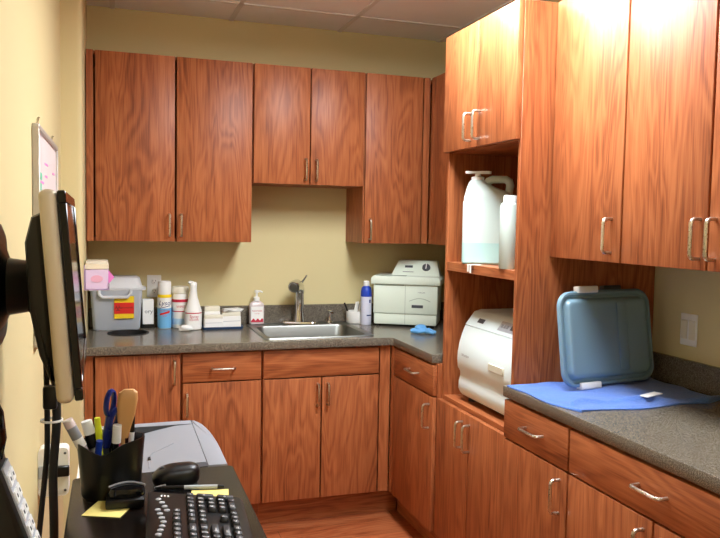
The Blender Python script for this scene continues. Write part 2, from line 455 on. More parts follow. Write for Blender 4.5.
circ = [(HC[0]+HR*math.cos(2*PI*k/40), HC[1]+HR*math.sin(2*PI*k/40)) for k in range(40)]
outer = [(XA+.001, -.002), (XA+.001, -.635), (-.648, -.635), (-.633, -.65), (-.633, -1.119), (-.002, -1.119), (-.002, -.002)]
t = thing('worktop', 'speckled grey-brown laminate worktop with the sink along the back wall', 'worktop', (0, 0, 0))
m = MB(); m.take(filled(outer, [circ, [(SX0+.02, SY0+.02), (SX1-.02, SY0+.02), (SX1-.02, SY1-.02), (SX0+.02, SY1-.02)]], .8755, ZT))
m.build('slab', COUNTER, t)
m = MB(); m.box(XA+.002, -.002, -.02, -.001, ZT, 1.014, .002); m.box(-.02, -.001, -1.118, -.021, ZT, 1.014, .002)
m.build('backsplash', COUNTER, t)
m = MB(); n = 40
m.rings([[(HC[0]+r*math.cos(2*PI*k/n), HC[1]+r*math.sin(2*PI*k/n), z) for k in range(n)] for r, z in
         ((HR+.004, ZT+.0005), (HR+.003, ZT+.003), (HR-.006, ZT+.003), (HR-.008, ZT-.01), (HR-.008, ZT-.12), (HR-.001, ZT-.12), (HR-.001, ZT))], closed=True)
m.build('waste_hole_ring', BLKSOFT, t)
t = thing('worktop', 'speckled grey-brown laminate worktop under the blue towel on the right', 'worktop', (0, 0, 0))
m = MB(); m.take(filled([(-.633, -1.7385), (-.633, -2.905), (-.002, -2.905), (-.002, -1.7385)], [], .8755, ZT)); m.build('slab', COUNTER, t)
MB().box(-.02, -.001, -2.905, -1.740, ZT, 1.014, .002).build('backsplash', COUNTER, t)

# sink
t = thing('sink', 'stainless steel drop-in sink set in the back worktop', 'sink', (0, 0, 0))
cx, cy = (SX0+SX1)/2, (SY0+SY1)/2; W_, H_ = SX1-SX0, SY1-SY0
bcy = cy-.032; bw, bh = W_-.07, H_-.14
def rr(w, h, r, z, yc): return [(x, y, z) for x, y in rrect(w, h, r, 6, cx, yc)]
m = MB()
m.rings([rr(W_, H_, .03, ZT+.0006, cy), rr(W_-.004, H_-.004, .03, ZT+.005, cy), rr(W_-.03, H_-.03, .03, ZT+.003, cy), rr(bw+.008, bh+.008, .05, ZT+.002, bcy),
         rr(bw, bh, .05, ZT-.006, bcy), rr(bw-.02, bh-.02, .06, ZT-.15, bcy), rr(bw-.07, bh-.07, .06, ZT-.17, bcy),
         rr(bw-.08, bh-.08, .06, ZT-.172, bcy), rr(bw-.015, bh-.015, .06, ZT-.155, bcy), rr(bw+.004, bh+.004, .05, ZT-.004, bcy)], cap=(False, False), closed=True)
m.rings([rr(bw-.068, bh-.068, .06, ZT-.1702, bcy), rr(.1, .1, .049, ZT-.174, bcy)], cap=(False, True))
m.build('basin', STEEL, t)
m = MB(); m.lathe([(.045, ZT-.1735), (.045, ZT-.170), (.03, ZT-.172), (0, ZT-.172)], cx, bcy); m.build('drain', CHROME, t)
# faucet
t = thing('faucet', 'chrome single-lever kitchen faucet at the back of the sink', 'faucet', (-.974, -.085, ZT+.0045), R(-24))
m = MB(); m.rings([[(x, y, z) for x, y in rrect(.2*s, .052*s, .026*s)] for s, z in ((1, 0), (1, .006), (.93, .011))]); m.build('base_plate', CHROME, t)
m = MB(); m.lathe([(.031, .0112), (.029, .03), (.0255, .06), (.0255, .165), (.028, .172), (.028, .185), (0, .192)], n=24); m.build('column', CHROME, t)
m = MB(); m.tube([(0, .014, .185), (-.003, -.02, .205), (-.006, -.05, .214), (-.01, -.1, .212), (-.011, -.115, .208)], [.026, .031, .033, .033, .030], 20); m.build('spout', CHROME, t)
m = MB(); m.tube([(-.0112, -.1155, .2078), (-.012, -.120, .2066)], [.025, .022], 18); m.build('spray_face', STEEL, t)
m = MB()
m.tube([(.012, .004, .225), (.022, .0, .24), (.034, -.004, .256), (.04, -.006, .268)], [.011, .010, .0085, .007], 10, flat=.55); m.build('lever', CHROME, t)
t = thing('soap_pump', 'small chrome dispenser on the sink deck right of the faucet', 'soap dispenser', (-.797, -.08, ZT+.0045))
m = MB(); m.lathe([(.021, 0), (.02, .006), (.012, .012), (.011, .03)]); m.build('base', CHROME, t)
m = MB(); m.lathe([(.007, .03), (.007, .05), (.013, .053), (.013, .066), (.006, .07), (0, .07)], n=16); m.tube([(0, 0, .06), (0, -.045, .06), (0, -.05, .054)], .0055, 8); m.build('pump_head', CHROME, t)

# ------------------------------------------------------------------ things on the back worktop
# sharps container
t = thing('sharps_container', 'translucent grey sharps bin with a red and yellow warning label', 'container', (-1.927, -.083, ZT+.001))
def rz_(w, d, r, z): return [(x, y, z) for x, y in rrect(w, d, r)]
m = MB(); m.rings([rz_(.215, .095, .02, 0), rz_(.225, .1, .02, .006), rz_(.25, .116, .02, .2), rz_(.244, .11, .018, .2), rz_(.219, .094, .018, .009)], cap=(True, True)); m.build('body', SMOKE, t)
m = MB(); m.rings([rz_(.282, .12, .022, .201), rz_(.284, .121, .022, .213), rz_(.25, .112, .03, .218), rz_(.225, .1, .03, .262), rz_(.2, .08, .03, .27)]); m.build('lid', FROST, t)
m = MB()
hp = [(-.085, -.066, .205), (-.083, -.07, .185), (-.068, -.071, .168), (.05, -.071, .168), (.066, -.07, .185), (.068, -.066, .205)]
m.tube(hp, .008, 8); m.build('handle', FROST, t)
m = MB(); m.box(-.012, .083, -.0635, -.0625, .058, .17, mat=Matrix.Rotation(R(-1.5), 4, 'X')); lb = m.build('warning_label', YEL, t)
m = MB(); m.box(-.012, .083, -.0645, -.0635, .082, .138, mat=Matrix.Rotation(R(-1.5), 4, 'X')); m.build('red_field', RED, lb)
m = MB(); rot = Matrix.Rotation(R(-1.5), 4, 'X')
# biohazard-like trefoil and word on the label
for k in range(3):
    a = R(90+120*k); c0 = Vector((.006+.008*math.cos(a), .11+.008*math.sin(a)))
    pts = [(c0.x+.0075*math.cos(a+R(40+280*q/12)), -.065, c0.y+.0075*math.sin(a+R(40+280*q/12))) for q in range(13)]
    m.tube(pts, .0014, 6, mat=rot)
flat_text(m, 'BIOHAZARD', .0105, rot @ front_at(.05, -.0651, .112))
m.build('lettering', BRASS, lb)
m = MB()
for k in range(26):
    a = random.uniform(0, PI); p = Vector((random.uniform(-.07, .07), random.uniform(-.025, .025), random.uniform(.015, .085)))
    d = Vector((math.cos(a)*.035, random.uniform(-.01, .01), random.uniform(-.006, .012)))
    m.tube([p-d, p+d], .0048, 6)
o = m.build('syringe_waste', PALEBLUE, t); o['kind'] = 'stuff'
# glove boxes on the alcove wall
t = thing('wall_rack', 'lilac acrylic rack fixed to the alcove side wall above the sharps bin', 'rack', (XA, -.48, 1.158))
m = MB(); m.box(.0005, .004, -.075, .075, -.002, .11, .001); m.box(.0041, .104, -.075, .075, -.002, .002, .0008); m.box(.1041, .107, -.075, .075, -.002, .03, .001)
m.build('rack_body', plain('lilac_acrylic', (214, 190, 224), .2, trans=.3), t)
t = thing('glove_box', 'lilac glove carton in the wall rack with pink flap', 'box', (XA+.054, -.48, 1.161))
MB().box(-.048, .048, -.068, .068, 0, .088, .002).build('carton', LILAC, t)
m = MB(); m.lathe([(.0, 0), (.026, 0), (.026, .0015), (0, .0015)], n=20, mat=Matrix.Translation((0, -.0685, .046)) @ FRONT @ Matrix.Diagonal((1, .62, 1, 1))); m.build('printed_oval', plain('faded_pink_print', (232, 176, 200), .7), t)
m = MB(); m.prism([(.0485, .02), (.074, .052), (.0485, .085)], -.06, -.055, 'y'); m.build('flap', PINK, t)
t = thing('glove_box', 'cream flat carton lying on top of the lilac carton', 'box', (XA+.054, -.48, 1.250))
MB().box(-.05, .05, -.07, .07, 0, .022, .002).build('carton', CREAM, t)
MB().box(-.046, .046, -.066, .066, .0221, .036, .002).build('lid', OFFW, t)
# wall outlet
t = thing('wall_outlet', 'white duplex wall outlet on the back wall above the spray can', 'outlet', (-1.739, 0, 1.125))
MB().box(-.036, .036, -.006, -.0005, -.058, .058, .003, 2).build('cover_plate', WHITE, t)
for s in (-1, 1):
    m = MB(); m.lathe([(.0165, 0), (.0165, .004), (.015, .005), (0, .005)], n=20, mat=Matrix.Translation((0, -.005, s*.026)) @ FRONT)
    r_ = m.build('receptacle', WHITE, t)
    m = MB(); m.box(-.008, -.0058, -.0107, -.0101, s*.026-.002, s*.026+.007); m.box(.0058, .008, -.0107, -.0101, s*.026-.002, s*.026+.007); m.box(-.002, .002, -.0107, -.0101, s*.026-.010, s*.026-.006)
    m.build('slots', BRASS, r_)
t = thing('light_switch', 'white double switch plate on the right wall beside the blue tray', 'switch', (0, -1.925, 1.121), RQ)
MB().box(-.04, .04, -.006, -.0005, -.057, .057, .003, 2).build('cover_plate', WHITE, t)
for s in (-1, 1): MB().box(s*.019-.015, s*.019+.015, -.009, -.0062, -.034, .034, .0015).build('rocker', OFFW, t)
# white card box
t = thing('small_box', 'white upright carton with grey print between the sharps bin and spray can', 'box', (-1.775, -.06, ZT+.001), R(3))
MB().box(-.026, .03, -.02, .02, .018, .148, .002).build('carton', PAPER, t)
MB().box(-.028, .032, -.022, .022, 0, .0178, .002).build('base', BLACK, t)
m = MB(); flat_text(m, 'ory', .03, front_at(.004, -.0206, .085)); m.build('lettering', GREYTXT, t)

# disinfectant spray can
t = thing('spray_can', 'blue and white disinfectant aerosol can with yellow band', 'spray can', (-1.692, -.10, ZT+.001))
m = MB(); m.lathe([(.033, 0), (.0345, .003), (.0345, .168), (.033, .172)]); m.build('can', PALEBLUE, t)
m = MB(); band(m, .0351, .004, .105); m.build('blue_band', SKY, t)
m = MB(); m.lathe([(.0335, .172), (.0335, .184), (.033, .232), (.031, .243), (.02, .245), (.02, .24), (0, .24)]); m.build('cap', WHITE, t)
m = MB(); band(m, .0353, .160, .176); m.build('yellow_band', YEL, t)
m = MB(); band(m, .0351, .1055, .1595); m.build('white_band', WHITE, t)
m = MB(); wrap_text(m, 'Lysol', .034, .0362, .132, shear=.3); band(m, .0362, .111, .114, -.75, .75, slope=.012); m.build('lettering', NAVY, t)
m = MB(); band(m, .0359, .076, .086, -.75, .75, slope=.014); m.build('red_banner', RED, t)
m = MB(); wrap_text(m, 'DISINFECTANT', .0075, .0362, .094); wrap_text(m, 'SPRAY', .0085, .0362, .066); m.build('small_lettering', CRIM, t)
# wipes canister
t = thing('wipes_canister', 'white wipes canister with crimson banded label behind the spray bottle', 'canister', (-1.612, -.09, ZT+.001))
m = MB(); m.lathe([(.039, 0), (.041, .003), (.041, .175), (.04, .178)]); m.build('body', WHITE, t)
m = MB(); m.lathe([(.0415, .1785), (.0435, .181), (.0435, .207), (.040, .215), (.0, .216)]); m.build('lid', OFFW, t)
m = MB(); band(m, .0416, .135, .150); band(m, .0416, .085, .09); m.build('crimson_band', CRIM, t)
m = MB(); band(m, .0416, .02, .05); m.build('blue_band', PALEBLUE, t)
m = MB(); wrap_text(m, 'WIPES', .017, .0426, .112); m.build('lettering', CRIM, t)
# squeeze bottle
t = thing('spray_bottle', 'white cone-necked squeeze bottle with red print', 'bottle', (-1.553, -.165, ZT+.001))
m = MB(); m.lathe([(.04, 0), (.0435, .004), (.0435, .09), (.041, .103), (.032, .13), (.022, .165), (.0175, .2), (.0175, .222)]); m.build('body', WHITE, t)
m = MB(); m.lathe([(.018, .2225), (.018, .236), (.013, .243), (0, .245)], n=20); m.tube([(0, 0, .238), (-.016, -.008, .244), (-.024, -.012, .238)], .007, 8); m.build('cap', WHITE, t)
m = MB(); band(m, .0441, .084, .0885, -1.2, 1.2); wrap_text(m, 'Spray', .022, .0447, .068, shear=.15); wrap_text(m, 'CLEANER', .012, .0447, .052); m.build('lettering', CRIM, t)
# folded cloth beside it
def lump(mb, sx, sy, sz, amp, seed, mi=0, mat=None):
    t_ = bmesh.new(); bmesh.ops.create_icosphere(t_, subdivisions=3, radius=1); rnd = random.Random(seed)
    ph = [(Vector((rnd.uniform(-1, 1), rnd.uniform(-1, 1), rnd.uniform(-1, 1)))*3.2, rnd.uniform(0, 6)) for _ in range(7)]
    for v in t_.verts:
        k = 1+amp*sum(math.sin(v.co.dot(a)+b) for a, b in ph)/3
        v.co = Vector((v.co.x*sx*k, v.co.y*sy*k, max(-.85, v.co.z*k)*sz))
    mb.take(t_, mi, mat)
m = MB(); lump(m, .038, .018, .017, .25, 3, mat=Matrix.Translation((0, 0, .0145)))
tag(m.build('cleaning_cloth', PAPER, origin=None), 'crumpled white cloth lying in front of the wipes canister', 'cloth').location = (-1.6, -.222, ZT+.0008)
# blue tray with cartons
t = thing('shallow_tray', 'dark blue shallow tray under white cartons left of sink', 'tray', (-1.405, -.15, ZT+.001))
m = MB(); m.rings([rz_(.205, .11, .012, 0), rz_(.215, .118, .012, .012), rz_(.211, .114, .012, .012), rz_(.203, .108, .012, .003)]); m.build('tray_body', TRAYBLUE, t)
def carton(label, loc, rz, w, d, h, tilt=0, slab=0):
    t = thing('paper_carton', label, 'carton', loc, rz, 'white cartons on the blue tray')
    M_ = Matrix.Rotation(tilt, 4, 'Y')
    MB().box(-w/2, w/2, -d/2, d/2, 0, h*.76, .002, mat=M_).build('carton_body', PAPER, t)
    m = MB(); m.box(-w/2+.0005, w/2-.0005, -d/2+.0005, d/2-.0005, h*.7602, h, .003, 2, mat=M_); m.build('lid', OFFW, t)
    m = MB(); m.box(-w/2+.004, w/2-.004, -d/2-.0006, -d/2-.0001, h*.42, h*.45, mat=M_); m.build('printed_line', LGREY, t)
carton('tallest white carton at the back left of the blue tray', (-1.452, -.117, ZT+.0045), 0, .08, .045, .108)
carton('white carton at the front left of the blue tray', (-1.452, -.172, ZT+.0045), R(1), .093, .05, .068)
carton('white carton with shifted lid at the right of the blue tray', (-1.353, -.150, ZT+.0052), R(-6), .094, .075, .080, R(-2))
t = thing('paper_stack', 'loose white folded sheets lying across the right-hand carton', 'paper', (-1.350, -.15, ZT+.0895), R(8))
for k in range(3): MB().box(-.05+.004*k, .042+.004*k, -.034, .034, .004*k, .004*k+.0032, .001, mat=Matrix.Rotation(R(-4+8*k), 4, 'Z')).build('sheet', PAPER, t)
# hand sanitiser
t = thing('pump_bottle', 'clear hand gel pump bottle with red printed label left of faucet', 'bottle', (-1.206, -.062, ZT+.0055))
m = MB(); m.rings([[(x, y, z) for x, y in rrect(.082*s, .04*s, .017*s)] for s, z in ((.94, 0), (1, .004), (1, .095), (.92, .11), (.55, .122), (.5, .123))]); m.build('body', CLEAR, t)
m = MB(); m.lathe([(.016, .1235), (.016, .143), (.012, .147), (.0055, .148), (.0055, .168), (.011, .17), (.011, .182), (0, .184)], n=20); m.tube([(0, 0, .176), (.02, -.012, .178), (.028, -.018, .172)], .005, 8); m.build('pump', WHITE, t)
m = MB(); m.box(-.033, .033, -.0212, -.0202, .012, .096); lb = m.build('label', PAPER, t)
m = MB(); flat_text(m, 'SANITIZER', .0115, front_at(0, -.0216, .072)); flat_text(m, 'hand gel', .008, front_at(0, -.0216, .058)); m.build('lettering', CRIM, lb)
m = MB()
m.prism([(-.033, .012)]+[(.033, .012)]+[(.033-.066*k/16, .026+.006*math.sin(k*1.1)) for k in range(17)], -.0218, -.0213, 'y'); m.build('red_wave', CRIM, lb)
# utensil cup
t = thing('utensil_cup', 'short white cup of applicators to the right of the sink', 'cup', (-.645, -.082, ZT+.001))
m = MB(); m.lathe([(.052, 0), (.055, .004), (.055, .066), (.052, .066), (.051, .006), (0, .005)]); m.build('cup', WHITE, t)
for k, (a, b, mat_, nm) in enumerate(((-.03, -.064, BLACK, 'black_stick'), (-.006, .016, WHITE, 'swab_stick'), (.008, .03, WHITE, 'swab_stick'), (.022, .044, CREAM, 'swab_stick'), (-.018, .0, PAPER, 'swab_stick'))):
    m = MB(); m.tube([(a, .0, .012), (b, .015-.006*k, .118-.006*(k == 0))], .0055, 8)
    tag(m.build(nm, mat_), ['black handled stick leaning left in the white cup', 'white swab stick second from left in the white cup', 'white swab stick in the middle of the white cup', 'cream swab stick leaning furthest right in the white cup', 'white swab stick next to the black one in the cup'][k], 'stick', None if k == 0 else 'swab sticks in the cup').location = (-.645, -.082, ZT+.001)
# blue and white can
t = thing('spray_can', 'slim white spray can with royal blue shoulder beside the ivory machine', 'spray can', (-.612, -.16, ZT+.001))
m = MB(); m.lathe([(.029, 0), (.0305, .003), (.0305, .155)]); m.build('can', plain('pale_lavender_can', (214, 216, 232), .35), t)
m = MB(); m.lathe([(.0306, .1552), (.0308, .158), (.0306, .182), (.026, .205), (.016, .214)]); m.build('shoulder', BLUE, t)
m = MB(); m.lathe([(.0165, .2142), (.017, .216), (.0165, .238), (.012, .242), (0, .242)], n=20); m.build('cap', WHITE, t)
m = MB(); band(m, .0312, .122, .14, .25, .6); band(m, .0312, .05, .056, -.2, .9); m.build('lettering', NAVY, t)

# counter-top machine standing diagonally in the corner
t = thing('countertop_machine', 'boxy pale green-white machine with dial panel in the corner', 'machine', (-.443, -.316, ZT+.001), math.atan2(-.176, .31))
w = .1775
m = MB()
m.box(-w+.006, w-.006, .008, .235, .012, .072, .006, 2); m.box(-w+.002, w-.002, .004, .24, .0725, .232, .006, 2)
m.build('housing', GREENW, t)
m = MB(); m.prism([(-w-.012, .232)]+[(-w-.012, .262), (-w+.002, .276), (w-.002, .276), (w+.012, .262), (w+.012, .232)], -.008, .25, 'y', .006); m.build('top_lid', GREENW, t)
m = MB(); m.rings([[(-w+.085-.035*0, .085, .2765), (w-.002, .085, .2765), (w-.002, .235, .2765), (-w+.085, .235, .2765)],
                   [(-w+.115, .16, .352), (w-.022, .16, .352), (w-.022, .235, .352), (-w+.115, .235, .352)],
                   [(-w+.12, .167, .356), (w-.027, .167, .356), (w-.027, .23, .356), (-w+.12, .23, .356)]]); hp_ = m.build('control_hump', GREENW, t)
nrm = Vector((0, -.0755, .075)).normalized()
def on_slope(u, s, lift=0): return Vector((u, .085+.075*s, .2765+.0755*s)) + nrm*Vector((lift,)*3).x
sl = Matrix(((1, 0, 0, 0), (0, .705, -.709, 0), (0, .709, .705, 0), (0, 0, 0, 1)))
m = MB(); m.lathe([(.023, 0), (.021, .012), (.018, .014), (0, .014)], n=24, mat=Matrix.Translation(on_slope(.098, .55, .0005)) @ sl)
kn = m.build('dial_knob', DGREY, t)
m = MB(); m.box(-.002, .002, -.018, .018, .0142, .0155, mat=Matrix.Translation(on_slope(.098, .55, .0005)) @ sl); m.build('pointer', WHITE, kn)
m = MB(); m.box(-.022, .022, -.008, .008, 0, .0012, mat=Matrix.Translation(on_slope(.0, .62, .0004)) @ sl); m.build('display_badge', DGREY, t)
m = MB(); m.box(-.03, .03, -.0018, .0018, 0, .001, mat=Matrix.Translation(on_slope(.0, .25, .0004)) @ sl); m.build('printed_line', GREYTXT, t)
m = MB(); m.box(-w+.01, .0, .02, .07, .2762, .2785, .001); m.build('vent_slot', GREEND, t)
m = MB(); m.box(-.001, .001, .003, .0045, .074, .231); m.box(-w+.004, w-.004, .006, .0085, .0715, .0735); m.box(-.001, .001, .0072, .0085, .014, .07); m.build('panel_seams', GREEND, t)
MB().box(-w+.012, -.006, .0015, .0035, .225, .231).build('lid_shadow_gap', GREEND, t)
m = MB(); m.box(.036, .098, .0028, .0036, .107, .123); m.build('name_badge', DGREY, t)
m = MB(); flat_text(m, 'STERILIZER', .0085, front_at(.088, .0033, .1905), shear=.2); m.build('lettering', GREYTXT, t)
m = MB(); m.tube([(.022+.115*k/14, .0034, .143+.016*math.sin(PI*k/14)) for k in range(15)], .0016, 6); m.build('arc_line', GREEND, t)
for px_, py_ in ((-w+.03, .03), (w-.03, .03), (-w+.03, .21), (w-.03, .21)):
    m = MB(); m.lathe([(.012, 0), (.012, .0118)], px_, py_, 14); m.build('foot', BLKSOFT, t)
# crumpled blue glove
m = MB(); lump(m, .034, .026, .021, .35, 5, mat=Matrix.Translation((-.006, 0, .019)))
for k, a in enumerate((-62, -38, -12, 14)):
    d = Vector((math.cos(R(a)), math.sin(R(a)), 0)); m.tube([d*.02+Vector((0, 0, .012)), d*.042+Vector((0, 0, .014+.004*(k % 2))), d*.062+Vector((0, 0, .0095)), d*.072+Vector((0, 0, .0085))], [.011, .009, .008, .005], 8)
m.tube([(-.02, .0, .012), (-.045, .018, .014), (-.056, .022, .011)], [.014, .013, .009], 8)
tag(m.build('disposable_glove', GLOVE), 'crumpled light blue disposable glove in front of the corner machine', 'glove').location = (-.435, -.545, ZT+.001)

# ------------------------------------------------------------------ tall cabinet niches
def jug():
    t = thing('jug', 'large milky plastic jug with pump cap and side handle on the upper niche shelf', 'jug', (-.495, -1.318, 1.320), R(-30))
    m = MB()
    def rg(x0_, x1_, d, r, z): return [(x, y, z) for x, y in rrect(x1_-x0_, d, r, 6, (x0_+x1_)/2, 0)]
    m.rings([rg(-.09, .09, .10, .018, 0), rg(-.095, .095, .11, .02, .006), rg(-.095, .095, .11, .02, .085)]); m.build('filled_base', LIQ, t)
    m = MB()
    m.rings([rg(-.095, .095, .11, .02, .0852), rg(-.095, .095, .11, .02, .25), rg(-.092, .092, .106, .02, .255), rg(-.092, .092, .106, .02, .268), rg(-.087, .09, .092, .03, .29),
             rg(-.082, .03, .074, .03, .312), rg(-.076, -.002, .06, .027, .33), rg(-.068, -.012, .05, .022, .34)]); m.build('body', MILK, t)
    m = MB(); m.tube([(-.01, 0, .312), (.004, 0, .336), (.02, 0, .343), (.072, 0, .343), (.086, 0, .334), (.090, 0, .318), (.084, 0, .275)], [.015, .017, .016, .016, .017, .017, .016], 10); m.build('handle', MILK, t)
    m = MB(); m.lathe([(.026, .3402), (.026, .352), (.012, .356), (.012, .366)], -.04, 0, 20)
    m.rings([[(x-.038, y, z) for x, y in rrect(.105, .03, .012)] for z in (.366, .376)]); m.build('pump_cap', WHITE, t)
    m = MB()
    for k in range(9): m.box(.060, .068 if k % 3 else .074, -.0556, -.0551, .09+.014*k, .0915+.014*k)
    m.build('graduation_marks', GREYTXT, t)
jug()
t = thing('bottle', 'narrow milky bottle standing right of the large jug', 'bottle', (-.565, -1.63, 1.320))
m = MB(); m.lathe([(.033, 0), (.036, .004), (.037, .225), (.034, .236), (.024, .242)]); m.build('body', MILK, t)
m = MB(); m.lathe([(.026, .2425), (.026, .264), (.024, .267), (0, .267)], n=20); m.build('cap', WHITE, t)
t = thing('paper_tag', 'small white forked paper tag hanging over the niche shelf edge', 'tag', (-.5935, -1.385, 1.3195))
m = MB(); m.box(-.008, .04, -.022, .022, .0002, .001); m.box(-.009, -.0082, -.018, -.004, -.032, .001); m.box(-.009, -.0082, .003, .017, -.028, .001)
m.build('tag_paper', PAPER, t)

# steam steriliser in the lower niche: profile in x (front -) / z, extruded along y
t = thing('steam_sterilizer', 'white curved-front steam sterilizer in the lower niche', 'sterilizer', (0, 0, .744))
ya, yb = -1.238, -1.688
prof = [(-.13, .02), (-.545, .02), (-.556, .03), (-.566, .05), (-.565, .08), (-.558, .105), (-.560, .122), (-.571, .14), (-.574, .17), (-.573, .205), (-.566, .245), (-.553, .285), (-.541, .315)]
m = MB(); m.prism([(x, z) for x, z in prof]+[(-.13, .33)], ya, yb, 'y', .008, seg=3); m.build('front_door_body', COOLW, t)
m = MB(); m.prism([(-.541, .318), (-.500, .372), (-.47, .380), (-.13, .380), (-.13, .333)], ya-.001, yb+.001, 'y', .006, seg=2); m.build('top_cover', COOLW, t)
sd = Vector((.041, 0, .054)).normalized(); nn = Vector((-sd.z, 0, sd.x))
def slab_on(y0_, y1_, s0, s1, name, mat_, par, lift=.0012):
    m = MB(); b = Vector((-.541, 0, .318)); q = [b+sd*s0+nn*.0003, b+sd*s1+nn*.0003]
    rs = [[Vector((p.x, y0_, p.z)), Vector((p.x, y1_, p.z)), Vector((p.x, y1_, p.z))+nn*lift, Vector((p.x, y0_, p.z))+nn*lift] for p in q]
    m.rings(rs); return m.build(name, mat_, par)
pn = slab_on(-1.50, -1.675, .014, .056, 'control_panel', LGREY, t)
slab_on(-1.585, -1.655, .026, .048, 'display', DGREY, pn, .0022)
for k in range(3): slab_on(-1.515-.02*k, -1.527-.02*k, .028, .042, 'button', GREY, pn, .003)
slab_on(-1.325, -1.375, .022, .042, 'badge', DGREY, t)
MB().box(-.5795, -.570, -1.635, -1.52, .178, .206, .002).build('door_latch_recess', plain('beige_plastic', (206, 204, 184), .5), t)
m = MB(); flat_text(m, 'Ultraclave', .016, Matrix.Translation((-.5745, -1.315, .198)) @ Matrix.Rotation(RQ, 4, 'Z') @ Matrix.Rotation(R(-2), 4, 'X') @ FRONT, shear=.2); m.build('lettering', GREYTXT, t)
for x, y in ((-.52, ya-.05), (-.52, yb+.05), (-.17, ya-.05), (-.17, yb+.05)):
    m = MB(); m.lathe([(.018, .0008), (.016, .0198)], x, y, 16); m.build('foot', BLKSOFT, t)

# ------------------------------------------------------------------ right worktop: towel, tray
bmm = bmesh.new(); nu, nv = 84, 56; tx0, tx1, ty0, ty1 = -.628, -.026, -2.15, -1.757
def towel_h(x, y):
    return .0065+.0034*math.sin(23*x+9*y)*math.sin(17*y-6*x)+.0015*math.sin(41*x-29*y+1)+.0012*math.sin(70*y+30*x)
top = []; bot = []
for j in range(nv+1):
    rt, rb = [], []
    for i in range(nu+1):
        u, v = i/nu, j/nv
        near = -2.03-.115*min(1, u/.06) if u < .06 else -2.145+.012*math.sin(u*11)+.05*max(0, u-.86)/.14
        x = tx0+(tx1-tx0)*u-(.004*math.sin(v*9))*(1-u); y = near+(ty1-near)*v
        if u > .95: x -= .02*math.sin(v*6)**2
        e = min(1, 14*min(u+.01, 1-u+.01, v+.01, 1-v+.01))
        h = max(.0035, towel_h(x, y)*(.45+.55*e))
        fold = .017*math.exp(-((v-.12-.1*math.sin(u*5))/.03)**2)*(.4+.6*math.sin(u*9)**2)*(u > .08)
        rt.append(bmm.verts.new((x, y, ZT+.0012+h+fold))); rb.append(bmm.verts.new((x, y, ZT+.0008)))
    top.append(rt); bot.append(rb)
for j in range(nv):
    for i in range(nu):
        bmm.faces.new((top[j][i], top[j][i+1], top[j+1][i+1], top[j+1][i])); bmm.faces.new((bot[j][i], bot[j+1][i], bot[j+1][i+1], bot[j][i+1]))
for i in range(nu):
    bmm.faces.new((bot[0][i], bot[0][i+1], top[0][i+1], top[0][i])); bmm.faces.new((top[nv][i], top[nv][i+1], bot[nv][i+1], bot[nv][i]))
for j in range(nv):
    bmm.faces.new((bot[j+1][0], bot[j][0], top[j][0], top[j+1][0])); bmm.faces.new((bot[j][nu], bot[j+1][nu], top[j+1][nu], top[j][nu]))
m = MB(); m.take(bmm)
towel = thing('towel', 'blue terry towel spread under the leaning tray on the right worktop', 'towel', (0, 0, 0))
m.build('cloth', TOWEL, towel, angle=80)
MB().box(-.045, .045, -.016, .016, 0, .003, .001, mat=Matrix.Translation((-.285, -2.08, ZT+.0235)) @ Matrix.Rotation(R(20), 4, 'Z')).build('care_label', PAPER, towel)

# leaning tray: local x along, z up, front -y
tr = thing('plastic_tray', 'smoky blue plastic tub lid with white clips leaning on the towel', 'tray', (-.281, -1.856, ZT+.0135), R(8))
tr.rotation_euler = (R(-8.5), 0, R(8))
def tray(par, w, h, dx, dy, name, panel=True):
    cxx, czz = dx, h/2
    def rg(iw, y, r): return [(x, dy+y, z) for x, z in rrect(w-2*iw, h-2*iw, max(.012, r-iw), 8, cxx, czz)]
    m = MB()
    m.rings([rg(.004, .0, .055), rg(0, -.002, .055), rg(0, -.012, .055), rg(.004, -.016, .055), rg(.011, -.016, .055), rg(.016, -.008, .055), rg(.024, -.008, .055), rg(.032, -.024, .055), rg(.036, -.027, .055), rg(.046, -.027, .055)], cap=(True, True))
    return m.build(name, TUBCLEAR, par)
b_ = tray(tr, .428, .328, 0, 0, 'lid_panel')
m = MB(); m.prism([(.02, 0), (.028, .004), (.028, .0), (.02, 0)][:3], .05, .29, 'z') if False else None
MB().box(.034, .078, -.0325, -.0275, .045, .285, .004, 2).build('raised_rib', TUBCLEAR, tr)
for nm, z, x in (('clip', .334, -.085), ('clip', .002, -.1)):
    m = MB(); m.box(x-.045, x+.045, -.026, .004, z-.012, z+.012, .004, 2); m.box(x-.04, x+.04, -.0275, -.0262, z-.007, z-.002); m.build(nm, WHITE, tr)
tr2 = thing('plastic_tray', 'second smoky blue tub lid nested behind the front one', 'tray', (-.245, -1.817, ZT+.0135), R(8))
tr2.rotation_euler = (R(-8.5), 0, R(8))
tray(tr2, .40, .328, 0, .0, 'lid_panel')
m = MB(); m.box(-.01, .075, -.012, .012, .322, .343, .004, 2); m.build('clip', DGREY, tr2)

